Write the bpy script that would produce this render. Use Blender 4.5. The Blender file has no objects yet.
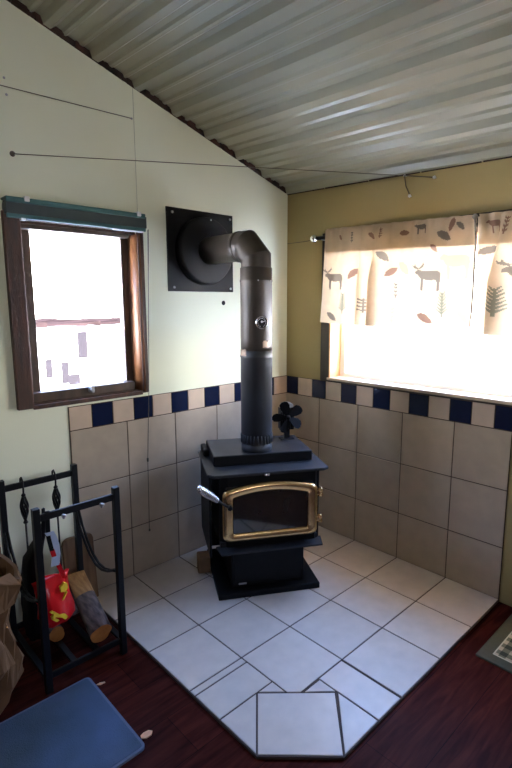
import bpy, bmesh, math, random
from mathutils import Vector, Matrix
random.seed(7)
PI = math.pi
C = bpy.context.scene.collection
S = bpy.context.scene

# ---------------------------------------------------------------- camera
cd = bpy.data.cameras.new('camera'); cam = bpy.data.objects.new('camera', cd); C.objects.link(cam)
yaw, pit, rol = math.radians(46.7719), math.radians(-9.2008), math.radians(-0.192)
fw = Vector((math.cos(pit)*math.cos(yaw), math.cos(pit)*math.sin(yaw), math.sin(pit)))
rt = Vector((math.sin(yaw), -math.cos(yaw), 0)); up = rt.cross(fw)
r2 = rt*math.cos(rol)+up*math.sin(rol); u2 = -rt*math.sin(rol)+up*math.cos(rol)
M = Matrix((r2, u2, -fw)).transposed().to_4x4(); M.translation = Vector((-2.516, -2.365, 1.504))
cam.matrix_world = M
cd.sensor_fit = 'VERTICAL'; cd.sensor_height = 36; cd.lens = 36*497.99/768
cd.clip_start = 0.05
S.camera = cam

# ---------------------------------------------------------------- sky and exposure
S.view_settings.view_transform = 'Standard'; S.view_settings.look = 'None'
S.view_settings.gamma = 1; S.view_settings.exposure = 0.97
W = bpy.data.worlds.new('sky'); S.world = W; W.use_nodes = True
nt = W.node_tree; nt.nodes.clear()
tc = nt.nodes.new('ShaderNodeTexCoord'); sx = nt.nodes.new('ShaderNodeSeparateXYZ')
rp = nt.nodes.new('ShaderNodeValToRGB'); bg = nt.nodes.new('ShaderNodeBackground'); wo = nt.nodes.new('ShaderNodeOutputWorld')
nt.links.new(tc.outputs['Generated'], sx.inputs[0]); nt.links.new(sx.outputs['Z'], rp.inputs[0])
rp.color_ramp.elements[0].position = 0.0; rp.color_ramp.elements[0].color = (1.3, 1.28, 1.22, 1)
rp.color_ramp.elements[1].position = 0.55; rp.color_ramp.elements[1].color = (0.30, 0.49, 0.98, 1)
nt.links.new(rp.outputs[0], bg.inputs[0]); bg.inputs[1].default_value = 12.0
nt.links.new(bg.outputs[0], wo.inputs[0])

# (light comes in by two windows and one added behind the camera)
sl = bpy.data.lights.new('sun', 'SUN'); sl.energy = 85; sl.angle = .01; sl.color = (1.0, .98, .94)
so = bpy.data.objects.new('sun', sl); C.objects.link(so)
so.rotation_euler = Vector((.18, 1, -.95)).to_track_quat('-Z', 'Y').to_euler()   # from behind the house onto the snow
def portal(name, loc, rot, sxx, syy):
    l = bpy.data.lights.new(name, 'AREA'); l.shape = 'RECTANGLE'; l.size = sxx; l.size_y = syy
    l.cycles.is_portal = True
    o = bpy.data.objects.new(name, l); o.location = loc; o.rotation_euler = rot; C.objects.link(o)
portal('daylight_portal', (-1.43, 0.14, 1.46), (-PI/2, 0, 0), 0.56, 0.84)
portal('daylight_portal', (-2.6, -4.44, 1.6), (PI/2, 0, 0), 0.70, 0.50)
portal('daylight_portal', (0.14, -1.20, 1.45), (0, PI/2, 0), 0.86, 1.64)

# ---------------------------------------------------------------- materials
def lin(c):
    return tuple((x/255/12.92 if x/255 <= .04045 else ((x/255+.055)/1.055)**2.4) for x in c)
def mat(name, col, rough=.6, metal=0., var=.0, scale=8., bump=0., bscale=60., col2=None, spec=.5, stretch=None, coat=0.):
    m = bpy.data.materials.new(name); m.use_nodes = True
    t = m.node_tree; b = t.nodes['Principled BSDF']
    b.inputs['Roughness'].default_value = rough; b.inputs['Metallic'].default_value = metal
    b.inputs['Specular IOR Level'].default_value = spec
    b.inputs['Coat Weight'].default_value = coat
    c = (*col, 1); b.inputs['Base Color'].default_value = c
    tc = t.nodes.new('ShaderNodeTexCoord'); src = tc.outputs['Object']
    if stretch:
        mp = t.nodes.new('ShaderNodeMapping'); mp.inputs['Scale'].default_value = stretch
        t.links.new(src, mp.inputs[0]); src = mp.outputs[0]
    if var or col2:
        n = t.nodes.new('ShaderNodeTexNoise'); n.inputs['Scale'].default_value = scale; n.inputs['Detail'].default_value = 6
        t.links.new(src, n.inputs['Vector'])
        r = t.nodes.new('ShaderNodeValToRGB')
        r.color_ramp.elements[0].position = .3; r.color_ramp.elements[1].position = .7
        a = col2 if col2 else tuple(max(0, x*(1-var)) for x in col)
        d = col if col2 else tuple(min(1, x*(1+var)) for x in col)
        r.color_ramp.elements[0].color = (*a, 1); r.color_ramp.elements[1].color = (*d, 1)
        t.links.new(n.outputs['Fac'], r.inputs[0]); t.links.new(r.outputs[0], b.inputs['Base Color'])
    if bump:
        n2 = t.nodes.new('ShaderNodeTexNoise'); n2.inputs['Scale'].default_value = bscale; n2.inputs['Detail'].default_value = 4
        t.links.new(src, n2.inputs['Vector'])
        bp = t.nodes.new('ShaderNodeBump'); bp.inputs['Strength'].default_value = bump; bp.inputs['Distance'].default_value = .004
        t.links.new(n2.outputs['Fac'], bp.inputs['Height']); t.links.new(bp.outputs[0], b.inputs['Normal'])
    return m
def tile_mat(name, col, var, rough, nscale=14., bump=.08):
    m = mat(name, col, rough, var=.06, scale=nscale, bump=bump, bscale=25)
    t = m.node_tree; b = t.nodes['Principled BSDF']
    lk = b.inputs['Base Color'].links[0]; s = lk.from_socket
    g = t.nodes.new('ShaderNodeNewGeometry'); mr = t.nodes.new('ShaderNodeMapRange')
    mr.inputs['To Min'].default_value = 1-var; mr.inputs['To Max'].default_value = 1+var
    t.links.new(g.outputs['Random Per Island'], mr.inputs[0])
    mx = t.nodes.new('ShaderNodeMix'); mx.data_type = 'RGBA'; mx.blend_type = 'MULTIPLY'; mx.inputs[0].default_value = 1
    t.links.new(s, mx.inputs[6]); t.links.new(mr.outputs[0], mx.inputs[7]); t.links.new(mx.outputs[2], b.inputs['Base Color'])
    return m
def glass_mat(name, tint=(1, 1, 1), gl=.06):
    m = bpy.data.materials.new(name); m.use_nodes = True; t = m.node_tree; t.nodes.clear()
    o = t.nodes.new('ShaderNodeOutputMaterial'); a = t.nodes.new('ShaderNodeBsdfTransparent'); a.inputs[0].default_value = (*tint, 1)
    g = t.nodes.new('ShaderNodeBsdfGlossy'); g.inputs['Roughness'].default_value = .02
    x = t.nodes.new('ShaderNodeMixShader'); x.inputs[0].default_value = gl
    t.links.new(a.outputs[0], x.inputs[1]); t.links.new(g.outputs[0], x.inputs[2]); t.links.new(x.outputs[0], o.inputs[0])
    return m
def cloth_mat(name, col, tr=.5, var=.0):
    m = bpy.data.materials.new(name); m.use_nodes = True; t = m.node_tree; t.nodes.clear()
    o = t.nodes.new('ShaderNodeOutputMaterial'); a = t.nodes.new('ShaderNodeBsdfDiffuse'); g = t.nodes.new('ShaderNodeBsdfTranslucent')
    x = t.nodes.new('ShaderNodeMixShader'); x.inputs[0].default_value = tr
    tc = t.nodes.new('ShaderNodeTexCoord'); n = t.nodes.new('ShaderNodeTexNoise'); n.inputs['Scale'].default_value = 9
    n.inputs['Detail'].default_value = 5
    r = t.nodes.new('ShaderNodeValToRGB'); r.color_ramp.elements[0].position = .35; r.color_ramp.elements[1].position = .65
    r.color_ramp.elements[0].color = (*[c*(1-var) for c in col], 1); r.color_ramp.elements[1].color = (*col, 1)
    t.links.new(tc.outputs['Object'], n.inputs['Vector']); t.links.new(n.outputs['Fac'], r.inputs[0])
    t.links.new(r.outputs[0], a.inputs[0]); t.links.new(r.outputs[0], g.inputs[0])
    t.links.new(a.outputs[0], x.inputs[1]); t.links.new(g.outputs[0], x.inputs[2]); t.links.new(x.outputs[0], o.inputs[0])
    return m

m_wallL = mat('sage_white_paint', lin((234, 237, 214)), .85, spec=.25, var=.03, scale=1.5, bump=.05, bscale=120)
m_wallR = mat('olive_tan_paint', lin((160, 143, 94)), .6, var=.04, scale=2, bump=.05, bscale=120)
m_dark_wall = mat('dark_brown_wall', lin((128, 100, 72)), .6, col2=lin((104, 80, 56)), scale=4, stretch=(4, 4, .4))  # brown chosen for the unseen walls to cut bounced light
m_ceil = mat('ribbed_steel_white', lin((166, 163, 142)), .30, var=.03, scale=2, spec=.6)
m_foam_shade = mat('foam_and_shade', lin((70, 48, 38)), .9, col2=lin((22, 18, 15)), scale=14)  # foam brown, also used for a painted shadow line
m_wood_dark = mat('stained_casing', lin((84, 48, 32)), .5, col2=lin((36, 22, 16)), scale=6, stretch=(6, 6, .8), bump=.2)
m_wood_sash = mat('sash_brown', lin((84, 64, 50)), .5, col2=lin((58, 44, 35)), scale=6, stretch=(5, 5, 1))
m_wood_light = mat('raw_pine_jamb', lin((208, 158, 104)), .5, col2=lin((176, 128, 82)), scale=5, stretch=(6, 6, .8))
m_wood_jamb = mat('varnished_jamb', lin((146, 98, 62)), .4, col2=lin((112, 72, 45)), scale=6, stretch=(6, 6, .8))
m_wood_rcas = mat('weathered_casing', lin((62, 48, 36)), .5, col2=lin((40, 30, 22)), scale=6, stretch=(6, 6, .8))
m_sill = mat('sill_pine', lin((206, 188, 160)), .45, col2=lin((180, 160, 132)), scale=5, stretch=(6, 1, 6))
m_grout_w = mat('grout_wall', lin((72, 58, 46)), .9)
m_grout_f = mat('grout_floor', lin((82, 68, 62)), .9)
m_wtile = tile_mat('wall_tile_beige', lin((178, 162, 142)), .05, .35)
m_ftile = tile_mat('floor_tile_cream', lin((210, 200, 192)), .035, .33)
m_deco = tile_mat('deco_tile_cream', lin((204, 182, 160)), .05, .3)
m_navy = tile_mat('deco_tile_navy', lin((20, 29, 56)), .12, .12)
m_glass = glass_mat('window_glass')
m_iron = mat('stove_black', (.0035, .0037, .0048), .5, spec=.2, var=.15, scale=30, bump=.12, bscale=220)
m_stovetop = mat('stove_top_grey', (.020, .021, .024), .45, spec=.4, var=.2, scale=14, bump=.1, bscale=220)
m_pipe_up = mat('pipe_brown_black', (.042, .031, .023), .5, var=.25, scale=7, bump=.05, metal=.2)
m_pipe_lo = mat('pipe_grey_black', (.034, .036, .042), .48, var=.2, scale=7, bump=.05, metal=.2)
m_plate = mat('thimble_black', (.009, .009, .0105), .6, spec=.25, var=.1, bump=.06, bscale=200)
m_fan = mat('fan_black', (.004, .004, .005), .75, spec=.12, var=.05)
m_gold = mat('gold_plated', lin((226, 188, 132)), .26, metal=1, var=.08, scale=20)
m_goldold = mat('gold_worn', lin((205, 165, 115)), .3, metal=1, var=.15, scale=40)
m_chrome = mat('chrome', (.75, .76, .8), .18, metal=1)
m_steel = mat('dull_steel', (.45, .46, .48), .4, metal=1)
m_wire = mat('rusty_wire', lin((96, 84, 72)), .6, metal=.4)
m_fireglass = mat('dark_fire_glass', (.012, .011, .011), .07, col2=(.03, .024, .02), scale=9, coat=.5)
m_rack = mat('rack_black', (.0045, .0048, .006), .42, spec=.3, var=.1, bump=.05)
m_teal = mat('shade_teal', lin((52, 92, 92)), .5, var=.05)
m_teal_fab = mat('shade_fabric', lin((58, 66, 64)), .8, var=.08, scale=40)
m_white = mat('white_plastic', (.8, .8, .8), .4)
m_cord = mat('cord_dark', lin((96, 92, 84)), .8)
m_bark = mat('bark', lin((122, 106, 102)), .9, col2=lin((50, 42, 43)), scale=18, stretch=(3, .7, 3), bump=1., bscale=30)
m_cut = mat('cut_wood', lin((204, 136, 66)), .8, col2=lin((160, 96, 42)), scale=14)
m_split = mat('split_wood', lin((186, 142, 88)), .8, col2=lin((140, 98, 56)), scale=20, stretch=(4, .5, 4), bump=.4)
m_plank = mat('brown_board', lin((136, 104, 74)), .6, col2=lin((84, 60, 40)), scale=6, stretch=(6, 6, .8))
m_paper = mat('kraft_paper', lin((132, 98, 66)), .75, col2=lin((106, 78, 52)), scale=5, bump=.5, bscale=14)
m_red = mat('red_film', lin((214, 22, 30)), .3, var=.1, scale=10, bump=.4, bscale=16)
m_yel = mat('yellow_print', lin((240, 206, 60)), .4)
m_blackbag = mat('black_film', (.006, .006, .007), .6, spec=.2, bump=.6, bscale=18)
m_bluewhite = mat('pale_blue_film', lin((190, 205, 232)), .35)
m_block = mat('dark_brown_block', lin((120, 92, 66)), .8, var=.2, scale=20, bump=.4)
m_blue = mat('blue_carpet', lin((86, 105, 136)), .95, col2=lin((70, 88, 100)), scale=3.5, bump=.7, bscale=300, spec=.1)
m_bluetrim = mat('carpet_edge', lin((104, 116, 140)), .9, bump=.5, bscale=200, spec=.1)
m_chip = mat('wood_chip', lin((224, 176, 140)), .8, var=.1, scale=60)
m_snow = mat('snow', (.80, .80, .80), .9)
m_hall = mat('pale_siding', (.62, .6, .6), .9)
m_hroof = mat('roof_brown', (.014, .009, .009), .9, var=.5, scale=2, spec=0)
m_hwin = mat('house_window', (.011, .0095, .011), .8, spec=0)
m_extwood = mat('plain_paint', lin((188, 180, 160)), .6)

def floor_mat():
    m = bpy.data.materials.new('dark_red_planks'); m.use_nodes = True; t = m.node_tree; b = t.nodes['Principled BSDF']
    tc = t.nodes.new('ShaderNodeTexCoord')
    br = t.nodes.new('ShaderNodeTexBrick'); br.inputs['Scale'].default_value = 1; br.offset = .37
    br.inputs['Brick Width'].default_value = 1.2; br.inputs['Row Height'].default_value = .19; br.inputs['Mortar Size'].default_value = .0012
    br.inputs['Color1'].default_value = (*lin((80, 34, 27)), 1); br.inputs['Color2'].default_value = (*lin((62, 26, 21)), 1)
    br.inputs['Mortar'].default_value = (*lin((28, 14, 14)), 1)
    t.links.new(tc.outputs['Object'], br.inputs['Vector'])
    mp = t.nodes.new('ShaderNodeMapping'); mp.inputs['Scale'].default_value = (1.6, 14, 1)
    n = t.nodes.new('ShaderNodeTexNoise'); n.inputs['Scale'].default_value = 2.2; n.inputs['Detail'].default_value = 7; n.inputs['Distortion'].default_value = 1.2
    t.links.new(tc.outputs['Object'], mp.inputs[0]); t.links.new(mp.outputs[0], n.inputs['Vector'])
    r = t.nodes.new('ShaderNodeValToRGB'); r.color_ramp.elements[0].position = .32; r.color_ramp.elements[1].position = .7
    r.color_ramp.elements[0].color = (.42, .36, .38, 1); r.color_ramp.elements[1].color = (1.15, 1.1, 1.1, 1)
    t.links.new(n.outputs['Fac'], r.inputs[0])
    mx = t.nodes.new('ShaderNodeMix'); mx.data_type = 'RGBA'; mx.blend_type = 'MULTIPLY'; mx.inputs[0].default_value = 1
    t.links.new(br.outputs['Color'], mx.inputs[6]); t.links.new(r.outputs[0], mx.inputs[7]); t.links.new(mx.outputs[2], b.inputs['Base Color'])
    b.inputs['Roughness'].default_value = .42; b.inputs['Specular IOR Level'].default_value = .03
    return m
m_floor = floor_mat()
def plaid_mat():
    m = bpy.data.materials.new('green_plaid'); m.use_nodes = True; t = m.node_tree; b = t.nodes['Principled BSDF']
    tc = t.nodes.new('ShaderNodeTexCoord'); sp = t.nodes.new('ShaderNodeSeparateXYZ'); t.links.new(tc.outputs['Object'], sp.inputs[0])
    def band(sock, per, ph):
        a = t.nodes.new('ShaderNodeMath'); a.operation = 'ADD'; a.inputs[1].default_value = ph; t.links.new(sock, a.inputs[0])
        k = t.nodes.new('ShaderNodeMath'); k.operation = 'PINGPONG'; k.inputs[1].default_value = per; t.links.new(a.outputs[0], k.inputs[0])
        g = t.nodes.new('ShaderNodeMath'); g.operation = 'GREATER_THAN'; g.inputs[1].default_value = per/2; t.links.new(k.outputs[0], g.inputs[0])
        return g.outputs[0]
    s = t.nodes.new('ShaderNodeMath'); s.operation = 'ADD'
    t.links.new(band(sp.outputs[0], .029, 0), s.inputs[0]); t.links.new(band(sp.outputs[1], .029, 0), s.inputs[1])
    d = t.nodes.new('ShaderNodeMath'); d.operation = 'MULTIPLY'; d.inputs[1].default_value = .5; t.links.new(s.outputs[0], d.inputs[0])
    r = t.nodes.new('ShaderNodeValToRGB'); r.color_ramp.interpolation = 'CONSTANT'
    r.color_ramp.elements[0].color = (*lin((186, 178, 156)), 1)
    r.color_ramp.elements[1].position = .9; r.color_ramp.elements[1].color = (*lin((58, 66, 56)), 1)
    e = r.color_ramp.elements.new(.4); e.color = (*lin((112, 116, 98)), 1)
    t.links.new(d.outputs[0], r.inputs[0]); t.links.new(r.outputs[0], b.inputs['Base Color']); b.inputs['Roughness'].default_value = .95
    return m
m_plaid = plaid_mat()
m_matborder = mat('green_border', lin((92, 94, 78)), .95, var=.06, scale=60, bump=.5, bscale=300, spec=.1)
m_matline = mat('white_line', lin((196, 196, 180)), .95)

# ---------------------------------------------------------------- helpers
def box(bm, x0, y0, z0, x1, y1, z1, mi=0, mtx=None, bev=0, seg=2):
    r = bmesh.ops.create_cube(bm, size=1)
    vs = r['verts']
    for v in vs:
        v.co = Vector(((x0+x1)/2+v.co.x*(x1-x0), (y0+y1)/2+v.co.y*(y1-y0), (z0+z1)/2+v.co.z*(z1-z0)))
    fs = list({f for v in vs for f in v.link_faces})
    if bev:
        es = list({e for v in vs for e in v.link_edges})
        rr = bmesh.ops.bevel(bm, geom=es, offset=bev, segments=seg, affect='EDGES', profile=.5)
        fs = list({f for v in rr['verts'] for f in v.link_faces}); vs = list({v for f in fs for v in f.verts})
        vs = list({v for f in fs for v in f.verts})
    for f in fs: f.material_index = mi
    if mtx is not None:
        for v in vs: v.co = mtx @ v.co
    return vs
def frame_from(d):
    d = d.normalized(); a = Vector((0, 0, 1)) if abs(d.z) < .9 else Vector((1, 0, 0))
    x = d.cross(a).normalized(); return x, x.cross(d).normalized() if False else d.cross(x).normalized()
def tube(bm, pts, r, n=10, mi=0, cap=True, smooth=True):
    pts = [Vector(p) for p in pts]; rs = r if isinstance(r, (list, tuple)) else [r]*len(pts)
    rings = []; px = None
    for i, p in enumerate(pts):
        d = (pts[min(i+1, len(pts)-1)]-pts[max(i-1, 0)]).normalized()
        if px is None: x, y = frame_from(d)
        else:
            x = (px-d*px.dot(d)).normalized(); y = d.cross(x).normalized()
        px = x
        rings.append([bm.verts.new(p+(x*math.cos(2*PI*k/n)+y*math.sin(2*PI*k/n))*rs[i]) for k in range(n)])
    for a, b in zip(rings, rings[1:]):
        for k in range(n):
            f = bm.faces.new((a[k], a[(k+1) % n], b[(k+1) % n], b[k])); f.smooth = smooth; f.material_index = mi
    if cap:
        f = bm.faces.new(list(reversed(rings[0]))); f.material_index = mi
        f = bm.faces.new(rings[-1]); f.material_index = mi
    return rings
def lathe(bm, prof, origin, axis, n=32, mi=0, cap=True):
    o = Vector(origin); d = Vector(axis).normalized(); x, y = frame_from(d); rings = []
    for h, r in prof:
        rings.append([bm.verts.new(o+d*h+(x*math.cos(2*PI*k/n)+y*math.sin(2*PI*k/n))*max(r, 1e-4)) for k in range(n)])
    for a, b in zip(rings, rings[1:]):
        for k in range(n):
            f = bm.faces.new((a[k], a[(k+1) % n], b[(k+1) % n], b[k])); f.material_index = mi; f.smooth = True
    if cap:
        bm.faces.new(list(reversed(rings[0]))).material_index = mi; bm.faces.new(rings[-1]).material_index = mi
def prism(bm, poly, fn, h0, h1, mi=0):
    # poly: 2-D points; fn(p, h) -> 3-D
    a = [bm.verts.new(fn(p, h0)) for p in poly]; b = [bm.verts.new(fn(p, h1)) for p in poly]
    n = len(poly)
    fs = [bm.faces.new(list(reversed(a))), bm.faces.new(b)]
    for k in range(n): fs.append(bm.faces.new((a[k], a[(k+1) % n], b[(k+1) % n], b[k])))
    for f in fs: f.material_index = mi
    return fs
def inset(poly, d):
    n = len(poly); A = sum(poly[i][0]*poly[(i+1) % n][1]-poly[(i+1) % n][0]*poly[i][1] for i in range(n))
    if A < 0: poly = list(reversed(poly))
    out = []
    for i in range(n):
        p0, p1, p2 = Vector(poly[i-1]), Vector(poly[i]), Vector(poly[(i+1) % n])
        d1 = (p1-p0).normalized(); d2 = (p2-p1).normalized()
        n1 = Vector((-d1.y, d1.x)); n2 = Vector((-d2.y, d2.x))
        den = 1+n1.dot(n2); out.append(tuple(p1+(n1+n2)*(d/max(den, .2))))
    return out
def obj(name, bm, mats, parent=None, smooth_angle=None, recalc=True, loc=None):
    if recalc: bmesh.ops.recalc_face_normals(bm, faces=bm.faces)
    me = bpy.data.meshes.new(name); bm.to_mesh(me); bm.free()
    for m in (mats if isinstance(mats, (list, tuple)) else [mats]): me.materials.append(m)
    o = bpy.data.objects.new(name, me); C.objects.link(o)
    if parent is not None:
        o.parent = parent; o.matrix_parent_inverse = Matrix.Identity(4)
    return o
def to_local(bm, e):   # geometry given in world coordinates, parent is empty e
    inv = e.matrix_basis.inverted()
    for v in bm.verts: v.co = inv @ v.co
def wpart(name, bm, mats, e):
    to_local(bm, e); return obj(name, bm, mats, e)
def thing(name, label, cat, loc=(0, 0, 0), rz=0, group=None):
    o = bpy.data.objects.new(name, None); C.objects.link(o); o.empty_display_size = .1
    o.matrix_basis = Matrix.Translation(loc) @ Matrix.Rotation(rz, 4, 'Z')
    o['label'] = label; o['category'] = cat
    if group: o['group'] = group
    return o
def tag(o, label, cat, group=None):
    o['label'] = label; o['category'] = cat
    if group: o['group'] = group
    return o
def struct(name, bm, m, parent=None):
    o = obj(name, bm, m, parent)
    if parent is None: o['kind'] = 'structure'
    return o
NB = bmesh.new

# ---------------------------------------------------------------- room shell
FZ = -.014; X0 = -3.9; Y0 = -4.3; SL = .312; ZC = 2.212
zc = lambda x: ZC-SL*x
def wall_x(x0, x1, y0, y1, ztop, holes):   # wall along x, cut into boxes with sloped tops
    bm = NB()
    xs = sorted({x0, x1, *[h[0] for h in holes], *[h[1] for h in holes]})
    for a, b in zip(xs, xs[1:]):
        spans = [(FZ-.1, None)]
        for h in holes:
            if a >= h[0]-1e-6 and b <= h[1]+1e-6: spans = [(FZ-.1, h[2]), (h[3], None)]
        for s, t in spans:
            za = ztop(a) if t is None else t; zb = ztop(b) if t is None else t
            prism(bm, [(a, s), (b, s), (b, zb), (a, za)], lambda p, h: Vector((p[0], h, p[1])), y0, y1)
    return bm
def wall_y(y0, y1, x0, x1, ztop, holes):
    bm = NB()
    ys = sorted({y0, y1, *[h[0] for h in holes], *[h[1] for h in holes]})
    for a, b in zip(ys, ys[1:]):
        spans = [(FZ-.1, ztop)]
        for h in holes:
            if a >= h[0]-1e-6 and b <= h[1]+1e-6: spans = [(FZ-.1, h[2]), (h[3], ztop)]
        for s, t in spans: box(bm, x0, a, s, x1, b, t)
    return bm
LH = (-1.722, -1.146, 1.035, 1.868)      # left window hole
RH = (-2.02, -.385, 1.035, 1.84)       # right window hole (y0,y1,z0,z1)
b = wall_x(X0, 0.13, 0, .13, lambda x: zc(x)+.0, [LH])
# panel joint, nail heads and little holes in the panel face
struct('wall_left', b, m_wallL)
b = NB(); box(b, -1.1285, -.0012, 1.97, -1.1265, .001, 2.563); struct('trim_1', b, mat('panel_joint', lin((168, 172, 154)), .7))
b = wall_y(Y0, 0, 0, .13, ZC+.02, [RH]); struct('wall_right', b, m_wallR)
FH = (-2.95, -2.25, 1.35, 1.85)             # added unseen window behind the camera, brightens the left wall
b = wall_x(X0, 0.13, Y0-.13, Y0, lambda x: zc(x), [FH]); struct('wall_front', b, m_dark_wall)
b = wall_y(Y0, 0, X0-.13, X0, zc(X0), []); struct('wall_back', b, m_dark_wall)
b = NB(); box(b, X0-.13, Y0-.13, FZ-.1, .13, .13, FZ); struct('floor', b, m_floor)

# ribbed steel ceiling: profile across the slope, extruded along y
b = NB()
Lp = 4.25; base = .0; prof = []
ribs_x = [-.228+.2195-.2195*0]  # first rib near the right wall
pitch_s = .2295; s0 = .228/math.cos(math.atan(SL))
def ceil_h(s):
    q = (s-s0+pitch_s/2) % pitch_s - pitch_s/2
    a = abs(q)
    if a < .015: return -.028
    if a < .036: return -.028*(.036-a)/.021
    for c in (.076,):
        for w in ((q-c), (q+c)):
            if abs(w) < .007: return -.009
            if abs(w) < .017: return -.009*(.017-abs(w))/.010
    return 0
ss = set([0., Lp])
k = -1
while True:
    c = s0+k*pitch_s
    if c > Lp+.3: break
    for o in (-.036, -.015, .015, .036, -.093, -.083, -.069, -.059, .059, .069, .083, .093):
        if 0 < c+o < Lp: ss.add(c+o)
    k += 1
ss = sorted(ss); ang = math.atan(SL); ca, sa = math.cos(ang), math.sin(ang)
row = []
for s in ss:
    h = ceil_h(s)+.028
    p = Vector((-s*ca, 0, ZC+s*sa))+Vector((sa, 0, ca))*h
    row.append(p)
TY = .034
vs = [[b.verts.new((p.x, y, p.z+y*TY)) for p in row] for y in (.0, Y0-.1)]
for i in range(len(row)-1): b.faces.new((vs[0][i], vs[0][i+1], vs[1][i+1], vs[1][i]))
tp = [[b.verts.new((p.x, y, ZC+.02-p.x*SL+.08+y*TY)) for p in (row[0], row[-1])] for y in (.0, Y0-.1)]
b.faces.new((tp[0][0], tp[0][1], tp[1][1], tp[1][0]))
# screw heads
for s in [s0+pitch_s*(k+.62) for k in range(1, 8)]:
    for y in (-.55, -1.15, -1.75):
        p = Vector((-s*ca, y, ZC+s*sa+y*TY))+Vector((sa, 0, ca))*.0275
        lathe(b, [(0, .004), (.003, .003)], p, (-sa, 0, -ca), 8, 1)
struct('ceiling', b, [m_ceil, m_wire])
b = NB(); prism(b, [(0.0, zc(0)-.003), (X0, zc(X0)-.003), (X0, zc(X0)+.10), (0.0, zc(0)+.10)], lambda p, h: Vector((p[0], h, p[1])), .004, .13); struct('trim_5', b, m_foam_shade)
b = NB(); prism(b, [(0, Y0-.1), (.3, Y0-.1), (.3, .6), (0, .6)], lambda p, h: Vector((p[0]+.0, p[1], ZC-.30*p[0]+h+p[1]*TY)), .025, .12); o = struct('ceiling_eave', b, m_extwood)
b = NB()
for k in range(14): prism(b, [(0, -.32*k), (.004+.003*(k % 3), -.32*k), (.004+.002*(k % 2), -.32*k-.31), (0, -.32*k-.31)], lambda p, h: Vector((-p[0], p[1], ZC+p[1]*TY+h)), -.004, .03)
struct('shade_strip', b, m_foam_shade)  # thin dark strip painted in as the shadow line between ceiling and right wall
# foam closure showing in the gap under the sheets
b = NB(); random.seed(3); x = -.02
while x > -3.8:
    w = random.uniform(.03, .10); d = random.uniform(-.004, .012)
    prism(b, [(x, zc(x)-.001), (x-w, zc(x-w)-.001), (x-w, zc(x-w)+.027), (x, zc(x)+.027)], lambda p, h: Vector((p[0], h, p[1])), -d-.003, .02, random.choice((0, 0, 0, 1)))
    x -= w+random.choice((0, 0, .02))
struct('trim_2', b, [m_foam_shade, mat('red_closure', lin((88, 54, 44)), .9, col2=lin((50, 34, 28)), scale=20)])

# ---------------------------------------------------------------- tiling
T = .305
gu = [0, 1.065, 2.075, 3.08, 4.08, 4.98]; gv = [0, 1, 2, 3, 4, 4.94]
polys = []
for i in range(5):
    for j in range(5):
        if (i == 4 and j >= 3) or (j == 4 and i >= 3): continue
        if i == 3 and j == 3: continue
        polys.append([(gu[i], gv[j]), (gu[i+1], gv[j]), (gu[i+1], gv[j+1]), (gu[i], gv[j+1])])
polys += [[(3.08, 3), (4.08, 3), (4.08, 3.882), (3.952, 4.0), (3.08, 4)],
          [(4.08, 3), (4.98, 3), (4.98, 3.115), (4.08, 3.115)], [(4.08, 3.115), (4.98, 3.115), (4.98, 3.615), (4.08, 3.615)],
          [(4.362, 3.615), (4.98, 3.615), (4.98, 4.27)], [(4.08, 3.615), (4.355, 3.615), (4.08, 3.875)],
          [(4.362, 3.62), (4.98, 4.27), (4.29, 4.94), (3.625, 4.305)],
          [(3.10, 4), (3.6, 4), (3.6, 4.94), (3.10, 4.94)], [(3.6, 4.02), (3.93, 4.02), (3.62, 4.30), (3.6, 4.30)],
          [(3.6, 4.315), (4.285, 4.94), (3.6, 4.94)]]
b = NB()
prism(b, [(0, 0), (4.985, 0), (4.985, 4.275), (4.295, 4.945), (0, 4.945)], lambda p, h: Vector((-p[0]*T, -p[1]*T, h)), FZ, -.003, 1)
for p in polys:
    q = inset([(-u*T, -v*T) for u, v in p], .0034); q2 = inset([(-u*T, -v*T) for u, v in p], .0054)
    a = [b.verts.new((x, y, -.004)) for x, y in q]; c = [b.verts.new((x, y, -.0012)) for x, y in q]; t = [b.verts.new((x, y, 0)) for x, y in q2]
    n = len(q); b.faces.new(t)
    for k in range(n):
        b.faces.new((a[k], a[(k+1) % n], c[(k+1) % n], c[k])); b.faces.new((c[k], c[(k+1) % n], t[(k+1) % n], t[k]))
o = obj('hearth_pad', b, [m_ftile, m_grout_f]); tag(o, 'cream square tiled hearth pad with clipped front corner under the black stove', 'hearth')

zr = [0, .923*T, 1.914*T, 2.905*T, 3.30*T]
def wall_tiles(name, fn, us, end, navy):
    b = NB()
    prism(b, [(0, .0), (end, .0), (end, zr[4]), (0, zr[4])], lambda p, h: fn(p[0], p[1], h), 0, .0055, 1)
    def put(u0, u1, z0, z1, mi):
        P = [(u0, z0), (u1, z0), (u1, z1), (u0, z1)]
        q = inset(P, .0026); q2 = inset(P, .0044)
        a = [b.verts.new(fn(x, y, .004)) for x, y in q]; c = [b.verts.new(fn(x, y, .0075)) for x, y in q]; t = [b.verts.new(fn(x, y, .0085)) for x, y in q2]
        fs = [b.faces.new(t)]
        for k in range(4):
            fs.append(b.faces.new((a[k], a[(k+1) % 4], c[(k+1) % 4], c[k]))); fs.append(b.faces.new((c[k], c[(k+1) % 4], t[(k+1) % 4], t[k])))
        for f in fs: f.material_index = mi
    for u0, u1 in zip(us, us[1:]):
        for z0, z1 in zip(zr[:3], zr[1:4]): put(u0, u1, z0, z1, 0)
    e = 0
    for n0, n1 in navy:
        if n0 > e+.005: put(e, n0, zr[3], zr[4], 2)
        put(n0, n1, zr[3], zr[4], 3); e = n1
    if e < end-.01: put(e, end, zr[3], zr[4], 2)
    struct(name, b, [m_wtile, m_grout_w, m_deco, m_navy])
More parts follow.
